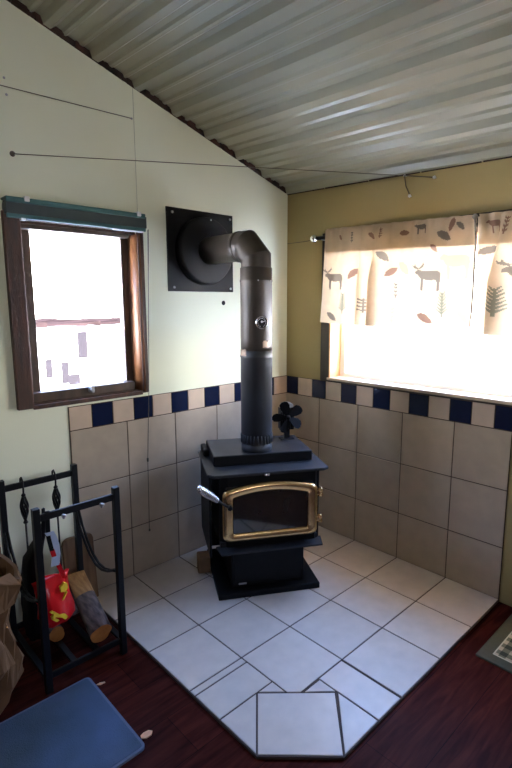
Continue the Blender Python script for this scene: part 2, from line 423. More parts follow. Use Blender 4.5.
wall_tiles('trim_3', lambda u, z, h: Vector((-u, -h, z)), [u*T for u in gu[:5]]+[1.555], 1.555,
           [(.133, .25), (.372, .487), (.61, .725), (.846, .96), (1.085, 1.2), (1.322, 1.437)])
wall_tiles('trim_4', lambda u, z, h: Vector((-h, -u, z)), [v*T for v in gv[:5]]+[1.507], 1.507,
           [(.009, .115), (.24, .355), (.478, .594), (.715, .83), (.952, 1.069), (1.19, 1.305), (1.42, 1.507)])

# ---------------------------------------------------------------- left window
b = NB()
box(b, -1.79, -.026, 1.028, -1.718, 0, 1.90, 0, None, .004)                     # left casing
box(b, -1.718, -.018, 1.020, -1.146, 0, 1.040, 0, None, .003)
box(b, -1.718, -.020, 1.868, -1.146, 0, 1.90, 0, None, .004)
box(b, -1.146, -.020, 1.028, -1.108, 0, 1.90, 0, None, .006)                     # right casing
# lining of the opening
box(b, LH[0], 0, LH[2], LH[0]+.012, .13, LH[3])
box(b, LH[0], 0, LH[2], LH[1], .13, LH[2]+.010); box(b, LH[0], 0, LH[3]-.012, LH[1], .13, LH[3])
w1 = struct('window_1', b, m_wood_dark)
b = NB(); pf = [(LH[1]+.0, .13), (LH[1]-.014, .13), (LH[1]-.014, .02)]
for k in range(1, 9):
    a = PI/2*k/8; pf.append((LH[1]-.014+.030*(1-math.cos(a)), .02-.042*math.sin(a)))
pf += [(LH[1]+.016, 0), (LH[1], 0)]
fs = prism(b, pf, lambda p, h: Vector((p[0], p[1], h)), LH[2]+.004, LH[3]-.012)
for f in fs[2:]: f.smooth = True
o = obj('window_jamb', b, m_wood_jamb, w1)
b = NB(); x0, x1, z0, z1 = LH[0]+.012, -1.178, LH[2]+.010, LH[3]-.012
gx0, gx1, gz0, gz1 = -1.656, -1.203, 1.093, 1.836
for a in ((x0, z0, gx0, z1), (gx1, z0, x1, z1), (x0, z0, x1, gz0), (x0, gz1, x1, z1)):
    box(b, a[0], .052 if a[3]-a[1] > .2 else .006, a[1], a[2], .092, a[3], 0, None, .004)
box(b, x1, .060, z0, LH[1]-.014, .092, z1)
sash = struct('window_sash', b, m_wood_sash, w1)
b = NB(); box(b, gx0-.005, .070, gz0-.005, gx1+.005, .074, gz1+.005); struct('glass_pane', b, m_glass, w1)
b = NB(); lathe(b, [(0, .014), (.006, .014), (.008, .006), (.02, .006), (.022, .010), (.03, .008)], (-1.43, .006, 1.078), (0, -1, 0), 14)
box(b, -1.437, -.026, 1.066, -1.423, -.016, 1.102, 0, None, .003)
o = obj('sash_latch', b, m_steel, w1); o['label'] = 'grey metal latch'

sh = thing('roller_shade', 'rolled-up teal roller shade across the top of the left window', 'window shade', (-1.45, -.04, 1.91))
b = NB()
box(b, -1.785, -.060, 1.942, -1.120, 0, 1.953, 0, None, .003); box(b, -1.785, -.066, 1.930, -1.120, -.055, 1.953, 0, None, .003)
box(b, -1.785, -.066, 1.866, -1.120, -.052, 1.884, 0, None, .003)
wpart('headrail', b, m_teal, sh)
b = NB(); tube(b, [(-1.783, -.030, 1.911), (-1.114, -.030, 1.911)], .0275, 20); box(b, -1.783, -.062, 1.884, -1.114, -.054, 1.938)
wpart('rolled_fabric', b, m_teal_fab, sh)
for x in (-1.70, -1.158):
    b = NB(); box(b, x-.011, -.072, 1.938, x+.011, -.02, 1.960, 0, None, .003); o = wpart('bracket', b, m_white, sh); o['label'] = 'white bracket clip'
b = NB(); box(b, -1.70-.03, -.070, 1.858, -1.70-.01, -.05, 1.868, 0, None, .002); o = wpart('bottom_clip', b, m_white, sh)
b = NB(); box(b, -1.30, -.067, 1.8605, -1.135, -.054, 1.8655); o = wpart('bottom_strip', b, m_white, sh)
b = NB(); tube(b, [(-1.098, -.045, 1.88), (-1.106, -.040, 1.5), (-1.118, -.03, 1.04), (-1.136, -.022, .66), (-1.139, -.0135, .235)], .0016, 6)
tube(b, [(-1.104, -.062, 1.88), (-1.112, -.048, 1.5), (-1.120, -.034, 1.06)], .0014, 6)
lathe(b, [(0, .003), (.008, .006), (.02, .006), (.025, .002)], (-1.136, -.022, .64), (0, 0, 1), 10)
lathe(b, [(0, .003), (.006, .006), (.014, .003)], (-1.139, -.0165, .232), (0, 0, 1), 10)
wpart('pull_cord', b, m_cord, sh)

# ---------------------------------------------------------------- right window
b = NB()
box(b, -.022, -.385, 1.012, 0, -.318, 1.93, 0, None, .003); box(b, -.022, -2.09, 1.012, 0, -2.02, 1.93, 0, None, .003)
box(b, -.022, -2.02, 1.84, 0, -.385, 1.93, 0, None, .003); box(b, -.016, -2.09, 1.008, 0, -.318, 1.018)
w2 = struct('window_2', b, m_wood_rcas)
b = NB()
box(b, -.021, -.397, RH[2], .13, -.385, RH[3]); box(b, -.021, -2.02, RH[2], .13, -2.008, RH[3]); box(b, -.021, -2.008, RH[3]-.012, .13, -.397, RH[3])
struct('window_jamb', b, m_wood_light, w2)
b = NB(); box(b, -.030, -2.03, 1.018, .13, -.378, 1.036, 0, None, .003); struct('window_sill', b, m_sill, w2)
b = NB()
for a in ((-2.008, 1.036, -1.97, RH[3]-.012), (-.435, 1.036, -.397, RH[3]-.012), (-1.97, 1.036, -.435, 1.06), (-1.97, RH[3]-.05, -.435, RH[3]-.012)):
    box(b, .085, a[0], a[1], .12, a[2], a[3], 0, None, .003)
struct('window_sash', b, m_white, w2)
b = NB(); box(b, .100, -1.975, 1.055, .104, -.43, RH[3]-.045); struct('glass_pane', b, m_glass, w2)

b = NB()
for a in ((FH[0]-.07, FH[2]-.07, FH[0], FH[3]+.07), (FH[1], FH[2]-.07, FH[1]+.07, FH[3]+.07), (FH[0], FH[2]-.07, FH[1], FH[2]), (FH[0], FH[3], FH[1], FH[3]+.07)):
    box(b, a[0], Y0, a[1], a[2], Y0+.022, a[3], 0, None, .003)
w3 = struct('window_added', b, m_wood_dark)  # frame of the added window behind the camera
b = NB(); box(b, FH[0], Y0-.075, FH[2], FH[1], Y0-.071, FH[3]); struct('glass_pane', b, m_glass, w3)
# ---------------------------------------------------------------- outside
b = NB(); box(b, -6.0, Y0-1.75, 2.42, .4, Y0-.13, 2.50); struct('sun_screen_roof', b, m_extwood)  # unseen slab added to keep sun out of the window behind the camera
b = NB(); box(b, -6.0, Y0-1.75, -.25, .4, Y0-.13, -.12); struct('dark_slab_outside', b, m_plank)  # unseen dark slab added below that window to cut ground bounce
b = NB(); box(b, -60, .3, -1.3, 60, 80, -1.2); box(b, .3, -60, -1.3, 60, .3, -1.2)
o = obj('snowy_ground', b, m_snow); o['kind'] = 'structure'; o.name = 'floor_outside'
e = thing('outbuilding', 'pale low building with brown roof edge seen through left window', 'building', (2, 8, -1.2))
b = NB(); box(b, -2, 8, -1.2, 6, 11, 1.05); wpart('siding', b, m_hall, e)
b = NB()
for x0, x1, zt in ((-2.1, 1.35, 1.15), (1.35, 2.2, 1.12), (2.2, 2.5, 1.15), (2.5, 6.1, 1.13)):
    prism(b, [(x0, 1.07), (x1, 1.03), (x1, zt-.01), (x0, zt-.035)], lambda p, h: Vector((p[0], h, p[1])), 7.9, 11.1)
wpart('roof', b, m_hroof, e)
for x0, x1, z0, z1 in ((1.29, 1.42, .0, .38), (1.62, 1.76, -.15, .30), (2.0, 2.2, .36, .92), (1.76, 2.0, -.2, .02)):
    b = NB(); box(b, x0, 7.96, z0, x1, 8.02, z1); wpart('window', b, m_hwin, e)

# ---------------------------------------------------------------- clotheslines and wall bits
def nail(bm, p, d, l=.02, r=.004):
    lathe(bm, [(0, r*.5), (l, r*.5), (l+.001, r*1.4), (l+.004, r)], p, d, 8, 0)
e = thing('clothesline', 'thin wire strung from left wall above the window across to the right wall', 'clothesline', (-1.729, 0, 2.135))
b = NB(); tube(b, [(-1.729, -.022, 2.135), (-.9, -.44, 2.152), (-.03, -.870, 2.172)], .0017, 6); wpart('wire', b, m_wire, e)
b = NB(); nail(b, (-1.729, .0, 2.135), (0, -1, 0), .026, .006); tube(b, [(-1.729+.009*math.cos(t), -.021, 2.135+.009*math.sin(t)) for t in [k*PI/6 for k in range(12)]], .003, 6)
wpart('hook', b, m_wire, e)
e = thing('wire_hook', 'bent wire with two ends hanging at top of right wall above the curtain', 'hook', (0, -.874, 2.172))
b = NB(); tube(b, [(-.022, -.872, 2.174), (-.018, -.880, 2.12), (-.012, -.903, 2.070)], .003, 6); tube(b, [(-.022, -.872, 2.174), (-.016, -.96, 2.154), (-.010, -1.036, 2.137)], .003, 6)
wpart('bent_wire', b, m_wire, e)
b = NB(); lathe(b, [(0, .003), (.014, .003), (.016, .009), (.022, .007)], (0, -.904, 2.066), (-1, 0, 0), 10); wpart('nail', b, m_white, e); b = NB(); lathe(b, [(0, .003), (.014, .003), (.016, .009), (.022, .007)], (0, -1.040, 2.136), (-1, 0, 0), 10); wpart('nail', b, m_white, e); b = NB()
nail(b, (0, -.872, 2.174), (-1, 0, 0), .02, .005)
o = wpart('nail', b, m_white, e)
e = thing('wire', 'short slanting wire pinned high on the left wall near the ceiling', 'wire', (-1.143, 0, 2.414))
b = NB(); tube(b, [(-2.1, -.008, 2.395), (-1.75, -.008, 2.402), (-1.143, -.008, 2.414)], .0017, 6); wpart('strand', b, m_wire, e)
for q in ((-1.143, 0, 2.414), (-1.735, 0, 2.436), (-1.73, 0, 2.372)):
    b = NB(); nail(b, q, (0, -1, 0), .006, .004); wpart('nail', b, m_steel, e)
b = NB(); tube(b, [(-.004, -.004, 1.897), (-.006, -.15, 1.897), (-.022, -.285, 1.90)], .002, 6)
tag(obj('wire', b, m_wire), 'thin wire along right wall between corner and curtain rod end', 'wire')
b = NB(); lathe(b, [(-.002, .014), (.001, .014), (.0025, .010)], (-.562, 0, 1.507), (0, -1, 0), 12, 0)
tag(obj('wall_plug', b, m_plate), 'small dark round plug in left wall under the black pipe plate', 'plug')

# ---------------------------------------------------------------- curtain
rod = thing('curtain_rod', 'dark curtain rod with silver ball end above the right window', 'curtain rod', (-.07, -.3, 1.905))
b = NB(); tube(b, [(-.075, -.31, 1.897), (-.075, -2.15, 1.842)], .012, 14); wpart('rod', b, m_iron, rod)
b = NB(); lathe(b, [(0, .010), (.004, .019), (.012, .024), (.022, .025), (.034, .022), (.042, .012), (.045, .002)], (-.075, -.318, 1.897), (0, 1, 0), 20); wpart('finial', b, m_chrome, rod)
b = NB(); box(b, -.080, -.366, 1.882, 0, -.354, 1.908, 0, None, .003); box(b, -.006, -.372, 1.87, 0, -.348, 1.925); wpart('bracket', b, m_steel, rod)

moose = [(-.078,.045),(-.070,.052),(-.058,.060),(-.050,.056),(-.030,.050),(.020,.052),(.055,.050),(.070,.040),(.074,.020),(.070,-.01),(.066,-.06),(.052,-.06),(.054,-.02),(.046,.0),(.0,-.004),(-.026,.0),(-.024,-.065),(-.038,-.065),(-.042,.004),(-.054,.016),(-.062,.030),(-.076,.032)]
antl = [[(-.062,.058),(-.09,.070),(-.098,.086),(-.086,.078),(-.08,.092),(-.074,.076),(-.056,.066)],[(-.052,.058),(-.034,.070),(-.020,.092),(-.030,.088),(-.030,.098),(-.042,.080),(-.056,.066)]]
leaf = [(-.026,.026),(-.004,.026),(.016,.012),(.026,-.010),(.028,-.028),(.010,-.026),(-.010,-.012),(-.022,.006)]
def pine():
    ps = [[(-.004,-.06),(.004,-.06),(.004,.05),(-.002,.055)]]
    for k in range(7):
        z = -.045+k*.014; l = .026-.002*k
        for s in (1, -1): ps.append([(0, z-.004), (s*l, z+.020), (s*l, z+.026), (0, z+.008)])
    return ps
twig = [[(-.003,-.05),(.003,-.05),(.004,.05),(-.002,.05)]]+[[(0,z),(s*.014,z+.010),(s*.012,z+.022),(0,z+.010)] for z in (-.04,-.015,.01,.03) for s in (1,-1)]
rot = lambda poly, a: [(x*math.cos(a)-z*math.sin(a), x*math.sin(a)+z*math.cos(a)) for x, z in poly]
flip = lambda poly: [(-x, z) for x, z in poly]
def inside(p, poly):
    r = False; n = len(poly); x, z = p
    for i in range(n):
        x1, z1 = poly[i]; x2, z2 = poly[(i+1) % n]
        if (z1 > z) != (z2 > z) and x < (x2-x1)*(z-z1)/(z2-z1)+x1: r = not r
    return r
# motifs: list of (s, z, [polys], material index); s = distance along the wall from the corner
G, RU, PN, TA = 1, 2, 3, 4
ms = []
def mo(s, z, polys, mi, sc=1.):
    ms.append((s, z, [[(x*sc, y*sc) for x, y in p] for p in polys], mi))
mo(1.078, 1.64, [moose]+antl, G, .88); mo(.487, 1.637, [moose]+antl, G, .8); mo(1.56, 1.64, [moose]+antl, G)
mo(.820, 1.768, [leaf], G, 1.0); mo(.866, 1.682, [rot(leaf, 1.3)], RU, 1.1); mo(1.07, 1.444, [rot(leaf, .4)], RU, 1.15); mo(.479, 1.427, [rot(leaf, .2)], G, 1.); mo(.612, 1.675, [rot(leaf, 1.6)], RU, 1.1)
mo(1.155, 1.520, pine(), PN, 1.05); mo(.553, 1.510, pine(), PN, 1.); mo(1.475, 1.542, pine(), PN, 1.15); mo(.897, 1.585, twig, G, .8); mo(.70, 1.50, twig, G, .8); mo(.88, 1.45, twig, TA, .9)
mo(1.213, 1.705, [moose], TA); mo(.94, 1.70, [leaf], TA, 1.2); mo(1.345, 1.772, [rot(leaf, 1.2)], G, 1.); mo(1.40, 1.62, twig, G, .7); mo(1.26, 1.46, [leaf], TA)
mo(1.148, 1.853, [rot(leaf, .3)], G, 1.1); mo(1.10, 1.797, [leaf], RU, .7); mo(1.025, 1.895, [moose], G, .4); mo(1.19, 1.900, [rot(leaf, 1.9)], RU, .9); mo(1.23, 1.895, [leaf], G, .7); mo(.93, 1.88, [rot(leaf, .8)], RU, .8)
mo(.52, 1.885, [leaf], RU, .6); mo(.60, 1.88, twig, G, .6); mo(.72, 1.88, [leaf], RU, .7); mo(.80, 1.89, twig, RU, .5); mo(1.38, 1.88, [moose], RU, .5); mo(1.46, 1.88, twig, RU, .8); mo(1.55, 1.87, [leaf], RU, .9); mo(1.70, 1.7, [leaf], G)
fine = [(s, z, min(min(p[0] for p in q) for q in P), max(max(p[0] for p in q) for q in P), min(min(p[1] for p in q) for q in P), max(max(p[1] for p in q) for q in P), P, mi) for s, z, P, mi in ms]
def yfold(s, z, seed):
    k = (ZT-z)/(ZT-ZB); y = s
    for c, wd, a in pleats[seed]: y -= 2.5*(s-c)*math.exp(-((s-c)/wd)**2)*min(1, .12+1.6*k)
    return y
def motif_at(s, z):
    for ms_, mz, xa, xb, za, zb, P, mi in fine:
        dx, dz = s-ms_, z-mz
        if xa <= dx <= xb and za <= dz <= zb:
            for q in P:
                if inside((dx, dz), q): return mi
    return 0
cl = [cloth_mat('valance_cream', lin((224, 200, 166)), .15, .18), cloth_mat('print_grey', lin((134, 122, 108)), .10), cloth_mat('print_rust', lin((150, 116, 98)), .10), cloth_mat('print_pine', lin((140, 136, 114)), .10), cloth_mat('print_tan', lin((212, 180, 138)), .14)]
ZT, ZB = 1.930, 1.385
def fold(s, z, seed):
    k = (ZT-z)/(ZT-ZB)
    # gathers near the rod, broad soft folds and a few deep pleats lower down
    g = .006*math.sin(s*95+seed)*max(0, 1-k*3.2)+.005*math.sin(s*57+seed*2)*max(0, 1-k*1.6)
    w = .012*math.sin(s*19+seed)*k
    p = 0
    for c, wd, a in pleats[seed]:
        p += a*2.33*((s-c)/wd)*math.exp(-((s-c)/wd)**2)*min(1, .12+1.6*k)
    drape = .012*k
    d = abs(z-1.905)          # cloth stands off around the rod
    return .100+drape+g+w+p-.010*max(0, 1-d/.05)*0
pleats = {1: [(.668, .026, .020), (.757, .042, .026)], 2: [(1.415, .060, .030), (1.72, .04, .026)]}
yshift = {1: [(.80, .03, .0)], 2: []}
def curtain(name, s0, s1, seed, label):
    ns = int((s1-s0)/.0034); nz = int((ZT-ZB)/.0034)
    vv = []
    for i in range(ns+1):
        col = []
        for j in range(nz+1):
            s = s0+(s1-s0)*i/ns; z = ZT-(ZT-ZB)*j/nz; k = (ZT-z)/(ZT-ZB)
            zz = z+.004*math.sin(s*31+seed)*(k if k > .5 else 0)+.003*math.sin(s*80)*(1 if k < .03 else 0) + (-.03*(s-.4))
            sw = yfold(s, z, seed) - (.018*(1-(s-s0)/(s1-s0))*k if seed == 1 else 0)+ (.012*k*((s-s0)/(s1-s0)) if seed == 1 else 0)
            col.append((-fold(s, z, seed), -sw, zz))
        vv.append(col)
    verts = [c for col in vv for c in col]; faces = []; mi = []
    for i in range(ns):
        for j in range(nz):
            a = i*(nz+1)+j; faces.append((a, a+1, a+nz+2, a+nz+1))
            s = s0+(s1-s0)*(i+.5)/ns; z = ZT-(ZT-ZB)*(j+.5)/nz; mi.append(motif_at(s, z))
    me = bpy.data.meshes.new('fabric'); me.from_pydata(verts, [], faces)
    for m in cl: me.materials.append(m)
    me.polygons.foreach_set('material_index', mi); me.polygons.foreach_set('use_smooth', [True]*len(faces)); me.update()
    e = thing(name, label, 'curtain', (0, 0, 0))
    o = bpy.data.objects.new('fabric', me); C.objects.link(o); o.parent = e
    # doubled back of the rod pocket
    n2 = 160; bm = NB(); prev = None
    for i in range(n2+1):
        s = s0+.004+(s1-s0-.008)*i/n2
        cur = []
        for j in range(13):
            z = 1.94-(1.94-1.80)*j/12
            off = -.030*math.sin(PI*j/12)-.004 if j not in (0, 12) else -.004
            cur.append(bm.verts.new((-fold(s, z, seed)-off*.6, -yfold(s, z, seed), z-.03*(s-.4))))
        if prev:
            for j in range(12):
                f = bm.faces.new((prev[j], prev[j+1], cur[j+1], cur[j])); f.smooth = True
        prev = cur
    obj('rod_pocket', bm, cl[0], e, recalc=False)
    # hem stitched along the bottom and along the side edges
    return e
curtain('valance_curtain', .410, 1.308, 1, 'cream moose-print valance panel at the left end of the curtain rod')
curtain('valance_curtain', 1.313, 2.06, 2, 'cream pine-print valance panel running off the right edge of the photo')
b = NB(); tube(b, [(-.128, -1.312, 1.895), (-.116, -1.318, 1.79), (-.126, -1.324, 1.6), (-.130, -1.326, 1.46), (-.128, -1.318, 1.385)], [.006, .005, .0045, .004, .003], 8)
lathe(b, [(0, .004), (.006, .011), (.012, .013), (.020, .011), (.026, .004)], (-.126, -1.311, 1.885), (0, 0, 1), 12)
tag(obj('curtain_tie', b, mat('tie_brown', lin((78, 66, 54)), .7, col2=lin((190, 180, 168)), scale=18)), 'thin dark cord hanging between the two valance panels', 'cord')

# ---------------------------------------------------------------- wood stove
TH = -.536
st = thing('wood_stove', 'black wood stove with gold arched glass door standing on the tiled hearth', 'stove', (-.822, -.668, 0), TH)
b = NB(); box(b, -.272, 0, 0, .272, .50, .032, 0, None, .004); obj('base_plate', b, m_iron, st)
b = NB(); box(b, -.196, .05, .032, .196, .45, .275, 0, None, .006)
box(b, -.185, .044, .05, .185, .051, .25, 0, None, .003)
obj('pedestal', b, m_iron, st)
b = NB(); box(b, -.160, .0405, .050, -.118, .0445, .060, 0, None, .0015); o = obj('emblem', b, m_steel, st); o['label'] = 'small silver plate'
# firebox with canted front corners
b = NB()
prism(b, [(-.255, .055), (-.215, .022), (.245, .022), (.265, .055), (.265, .475), (-.255, .475)], lambda p, h: Vector((p[0], p[1], h)), .275, .655); obj('firebox', b, m_iron, st)
for s in (-1, 1):
    b = NB(); x = -.304 if s < 0 else .274
    box(b, x, .075, .20, x+.012, .46, .640, 0, None, .004); box(b, x if s < 0 else x-.012, .2, .3, x+.024 if s < 0 else x+.002, .24, .6)
    obj('side_shield', b, m_iron, st)
b = NB(); box(b, -.27, .475, .06, .27, .49, .64, 0, None, .004); obj('rear_shield', b, m_iron, st)
# ash lip: a folded shelf, wider than the pedestal, tapering at the ends
b = NB()
prism(b, [(-.262, -.046), (.266, -.046), (.286, .045), (-.276, .045)], lambda p, h: Vector((p[0], p[1], h)), .268, .276)
prism(b, [(-.255, .03), (.262, .03), (.262, .05), (-.255, .05)], lambda p, h: Vector((p[0], p[1], h)), .268, .300)
obj('ash_lip', b, m_stovetop, st)
# top plate with chamfered front corners
b = NB()
pl = [(-.285, .0), (.285, .0), (.316, .020), (.316, .470), (-.316, .470), (-.316, .030)]
prism(b, pl, lambda p, h: Vector((p[0], p[1], h)), .653, .667)
bmesh.ops.bevel(b, geom=[e for e in b.edges], offset=.003, segments=2, affect='EDGES')
obj('top_plate', b, m_stovetop, st)
b = NB(); box(b, -.268, .144, .667, .268, .474, .722, 0, None, .006, 3)
b.normal_update()
for f in b.faces: f.material_index = 0 if abs(f.normal.z) > .6 else 1  # sides blacker than the dusty top, their shade put into the colour
obj('raised_cooktop', b, [m_stovetop, m_iron], st)
b = NB(); box(b, -.30, .33, .667, -.268, .47, .706, 0, None, .008); obj('heat_shield_corner', b, m_iron, st)
b = NB(); box(b, -.034, -.012, .652, -.006, .004, .664, 0, None, .004, 3); o = obj('chrome_tab', b, m_chrome, st); o['label'] = 'bright metal tab'  # small chrome tab on the front edge of the top plate
# door
door = obj('door', (lambda b: (box(b, -.226, -.002, .322, .226, .022, .600, 0, None, .004), b)[1])(NB()), m_iron, st)
def arch_poly(hw, zb, zt, rise, rc, n=20, rb=None):
    rb = rb or rc; P = []
    def arc(cx, cz, r, a0, a1, k=6): return [(cx+r*math.cos(a0+(a1-a0)*i/k), cz+r*math.sin(a0+(a1-a0)*i/k)) for i in range(k+1)]
    P += arc(-hw+rb, zb+rb, rb, 1.5*PI, PI)
    P += arc(-hw+rc, zt-rc, rc, PI, PI/2+.15)
    for i in range(1, n):
        u = i/n; x = -hw+rc+(2*hw-2*rc)*u; P.append((x, zt+rise*(1-(2*u-1)**2)))
    P += arc(hw-rc, zt-rc, rc, PI/2-.15, 0)
    P += arc(hw-rb, zb+rb, rb, 0, -PI/2)
    return P
NP = 20
loops = [(.247, .319, .595, .026, .036, .004), (.247, .319, .595, .026, .036, -.010), (.241, .326, .589, .027, .035, -.020), (.222, .341, .574, .028, .03, -.025), (.210, .350, .566, .027, .024, -.019), (.203, .355, .560, .026, .018, -.020), (.195, .362, .553, .025, .010, -.012), (.193, .364, .551, .025, .008, .004)]
b = NB(); rings = []
for hw, zb, zt, ri, rc, y in loops:
    rings.append([b.verts.new((x, y, z)) for x, z in arch_poly(hw, zb, zt, ri, rc)])
n = len(rings[0])
for a, c in zip(rings, rings[1:]):
    for k in range(n):
        f = b.faces.new((a[k], a[(k+1) % n], c[(k+1) % n], c[k])); f.smooth = True
for k in range(n): b.faces.new((rings[-1][k], rings[-1][(k+1) % n], rings[0][(k+1) % n], rings[0][k]))
o = obj('door_frame', b, m_gold, door); o['label'] = 'polished gold arched frame'
b = NB(); prism(b, arch_poly(.194, .363, .552, .025, .008), lambda p, h: Vector((p[0], h, p[1])), -.009, -.003); o = obj('door_glass', b, m_fireglass, door); o['label'] = 'dark sooty glass'
for z in (.403, .545):
    b = NB(); box(b, .226, -.020, z-.012, .258, .0, z+.012, 0, None, .004)
    lathe(b, [(-.024, .006), (-.022, .011), (-.006, .012), (-.004, .009), (.004, .009), (.006, .012), (.022, .011), (.024, .006)], (.262, -.012, z), (0, 0, 1), 16)
    o = obj('hinge', b, m_gold, door); o['label'] = 'gold knuckle hinge'
hp = [Vector((-.214, -.028, .512)), Vector((-.235, -.05, .530)), Vector((-.278, -.06, .566)), Vector((-.375, -.09, .650))]
b = NB(); tube(b, hp[:3]+[hp[2].lerp(hp[3], .3)], [.008, .0065, .006, .006], 10); lathe(b, [(0, .013), (.02, .013), (.026, .008)], (-.214, -.018, .510), (0, -1, 0), 14)
hd = obj('handle', b, m_iron, door)
b = NB(); d = (hp[3]-hp[2]); L = d.length; dn = d.normalized(); fx, fy = frame_from(dn); N = 220; pts = []
for i in range(N+1):
    t = i/N; r = .010+.009*math.sin(PI*min(1, .15+.75*t))*t**.5
    a = 2*PI*13*t; pts.append(hp[2]+dn*(L*t)+fx*r*math.cos(a)+fy*r*math.sin(a))
tube(b, pts, .0036, 6)
tube(b, [hp[2]+dn*L*t for t in (0, .3, .6, .85, 1, 1.02)], [.008, .012, .016, .0165, .014, .006], 14)
o = obj('spring_grip', b, m_chrome, hd); o['label'] = 'silver coiled spring grip'

# dark block behind the stove's left side
b = NB(); box(b, -.035, -.04, 0, .035, .04, .10, 0, None, .008); o = obj('wood_block', b, m_block)
o.location = (-.928, -.234, 0); o.rotation_euler = (0, 0, -.536); tag(o, 'small brown block on the hearth tiles beside back left of stove', 'block')

# ---------------------------------------------------------------- stove pipe
PX, PY, PZ, PR = -.72, -.458, 1.798, .074
sp = thing('stove_pipe', 'black round flue pipe rising from the stove and elbowing into left wall', 'stove pipe', (PX, PY, .722))
b = NB(); lathe(b, [(0, .082), (.012, .083), (.030, .083), (.034, .080), (.09, .080), (.094, .0835), (.50, .0835), (.504, .086), (.512, .086), (.516, .084), (.54, .084)], (PX, PY, .722), (0, 0, 1), 40)
for k in range(28):
    a = 2*PI*k/28; tube(b, [(PX+.083*math.cos(a), PY+.083*math.sin(a), .765), (PX+.083*math.cos(a), PY+.083*math.sin(a), .812)], .0035, 6)
lo = wpart('lower_section', b, m_pipe_lo, sp)
b = NB(); lathe(b, [(0, .0825), (.07, .0825), (.074, .083), (.36, .0825), (.365, .0845), (.372, .0845), (.376, .0825), (.43, .0825), (.436, .079)], (PX, PY, 1.25), (0, 0, 1), 40)
# bright scuffs at the joint are worn paint
wpart('upper_section', b, m_pipe_up, sp)
m_worn = mat('worn_metal', lin((168, 142, 118)), .5, metal=.3, col2=lin((100, 84, 72)), scale=30)
for a0, wd, z0, z1 in ((math.radians(171), .30, 1.228, 1.272), (math.radians(-93), .30, 1.276, 1.318)):
    b = NB(); n = 8; rnd = random.Random(int(z0*1000)); A = []; B = []
    for k in range(n+1):
        t = a0-wd+2*wd*k/n; A.append((t, z0+rnd.uniform(0, .010))); B.append((t, z1-rnd.uniform(0, .012)))
    P = A+B[::-1]; vo = [b.verts.new((PX+.0852*math.cos(t), PY+.0852*math.sin(t), z)) for t, z in P]; vi = [b.verts.new((PX+.080*math.cos(t), PY+.080*math.sin(t), z)) for t, z in P]
    m_ = len(P)
    for k in range(n):
        b.faces.new((vo[k], vo[k+1], vo[m_-2-k], vo[m_-1-k])); b.faces.new((vi[m_-1-k], vi[m_-2-k], vi[k+1], vi[k]))
    for k in range(m_): b.faces.new((vo[k], vo[(k+1) % m_], vi[(k+1) % m_], vi[k]))
    o = wpart('worn_patch', b, m_worn, sp); o['label'] = 'bare scuffed metal patch at the pipe joint'
# gored elbow
b = NB(); Rb = .118; cy, cz = PY+Rb, PZ-Rb; gores = 3; n = 36
pts = []
bends = [0]+[PI/2*(k+.5)/(gores-1) for k in range(gores-1)]+[PI/2]
def el(t): return Vector((PX, cy-Rb*math.cos(t), cz+Rb*math.sin(t)))
def rib_ring(t, r, ext=1.):
    c = Vector((PX, cy-Rb*math.cos(t)*ext, cz+Rb*math.sin(t)*ext)); rd = Vector((0, -math.cos(t), math.sin(t)))
    return [c+Vector((r*math.cos(2*PI*k/n), 0, 0))+rd*(r*math.sin(2*PI*k/n)*(ext)) for k in range(n)]
ex = 1/math.cos(PI/2/(gores-1)/2)
rings = [[p+Vector((0, 0, -.018)) for p in rib_ring(0, .0775)], rib_ring(0, .0775)]
for k in range(gores-1):
    t = PI/2*(k+.5)/(gores-1)
    rings += [rib_ring(t, .0775, ex)]
rings += [rib_ring(PI/2, .0775), [p+Vector((0, .02, 0)) for p in rib_ring(PI/2, .0775)]]
R_ = [[b.verts.new(p) for p in r] for r in rings]
for a, c in zip(R_, R_[1:]):
    for k in range(n): b.faces.new((a[k], a[(k+1) % n], c[(k+1) % n], c[k])).smooth = True
for rr in R_[2:-2]:
    for k in range(n):
        e_ = b.edges.get((rr[k], rr[(k+1) % n]))
        if e_: e_.smooth = False
b.faces.new(R_[0]); b.faces.new(R_[-1])
wpart('elbow', b, m_pipe_up, sp)
b = NB(); lathe(b, [(0, .0745), (.25, .0745), (.252, .0795), (.262, .0805), (.27, .0805), (.278, .078)], (PX, -.072, PZ), (0, -1, 0), 36); wpart('horizontal_section', b, m_pipe_up, sp)
for k in range(3):
    a = -2.2+k*.95; b = NB()
    for z in (1.66,): lathe(b, [(0, .004), (.003, .003)], (PX+.083*math.cos(a), PY+.083*math.sin(a), 1.618), (math.cos(a), math.sin(a), 0), 8)
    wpart('screw', b, m_steel, sp)
# wall thimble
tb = thing('wall_thimble', 'square black metal plate with raised disc where pipe meets left wall', 'pipe plate', (-.72, 0, 1.797))
b = NB(); box(b, -.957, -.006, 1.572, -.488, 0, 2.021, 0, None, .001); wpart('plate', b, m_plate, tb)
b = NB(); lathe(b, [(0, .186), (.045, .186), (.055, .182), (.060, .174), (.066, .09), (.066, .076)], (PX, -.006, PZ), (0, -1, 0), 56); wpart('raised_disc', b, m_plate, tb)
for x, z in ((-.918, 1.995), (-.509, 1.998), (-.509, 1.592), (-.918, 1.594)):
    b = NB(); lathe(b, [(0, .007), (.003, .007), (.006, .004), (.0065, .0005)], (x, -.006, z), (0, -1, 0), 12); o = wpart('screw', b, m_white, tb)
b = NB(); lathe(b, [(0, .005), (.003, .005), (.004, .002)], (-.70, -.066, 1.968), (0, -1, 0), 10); wpart('screw', b, m_steel, tb)

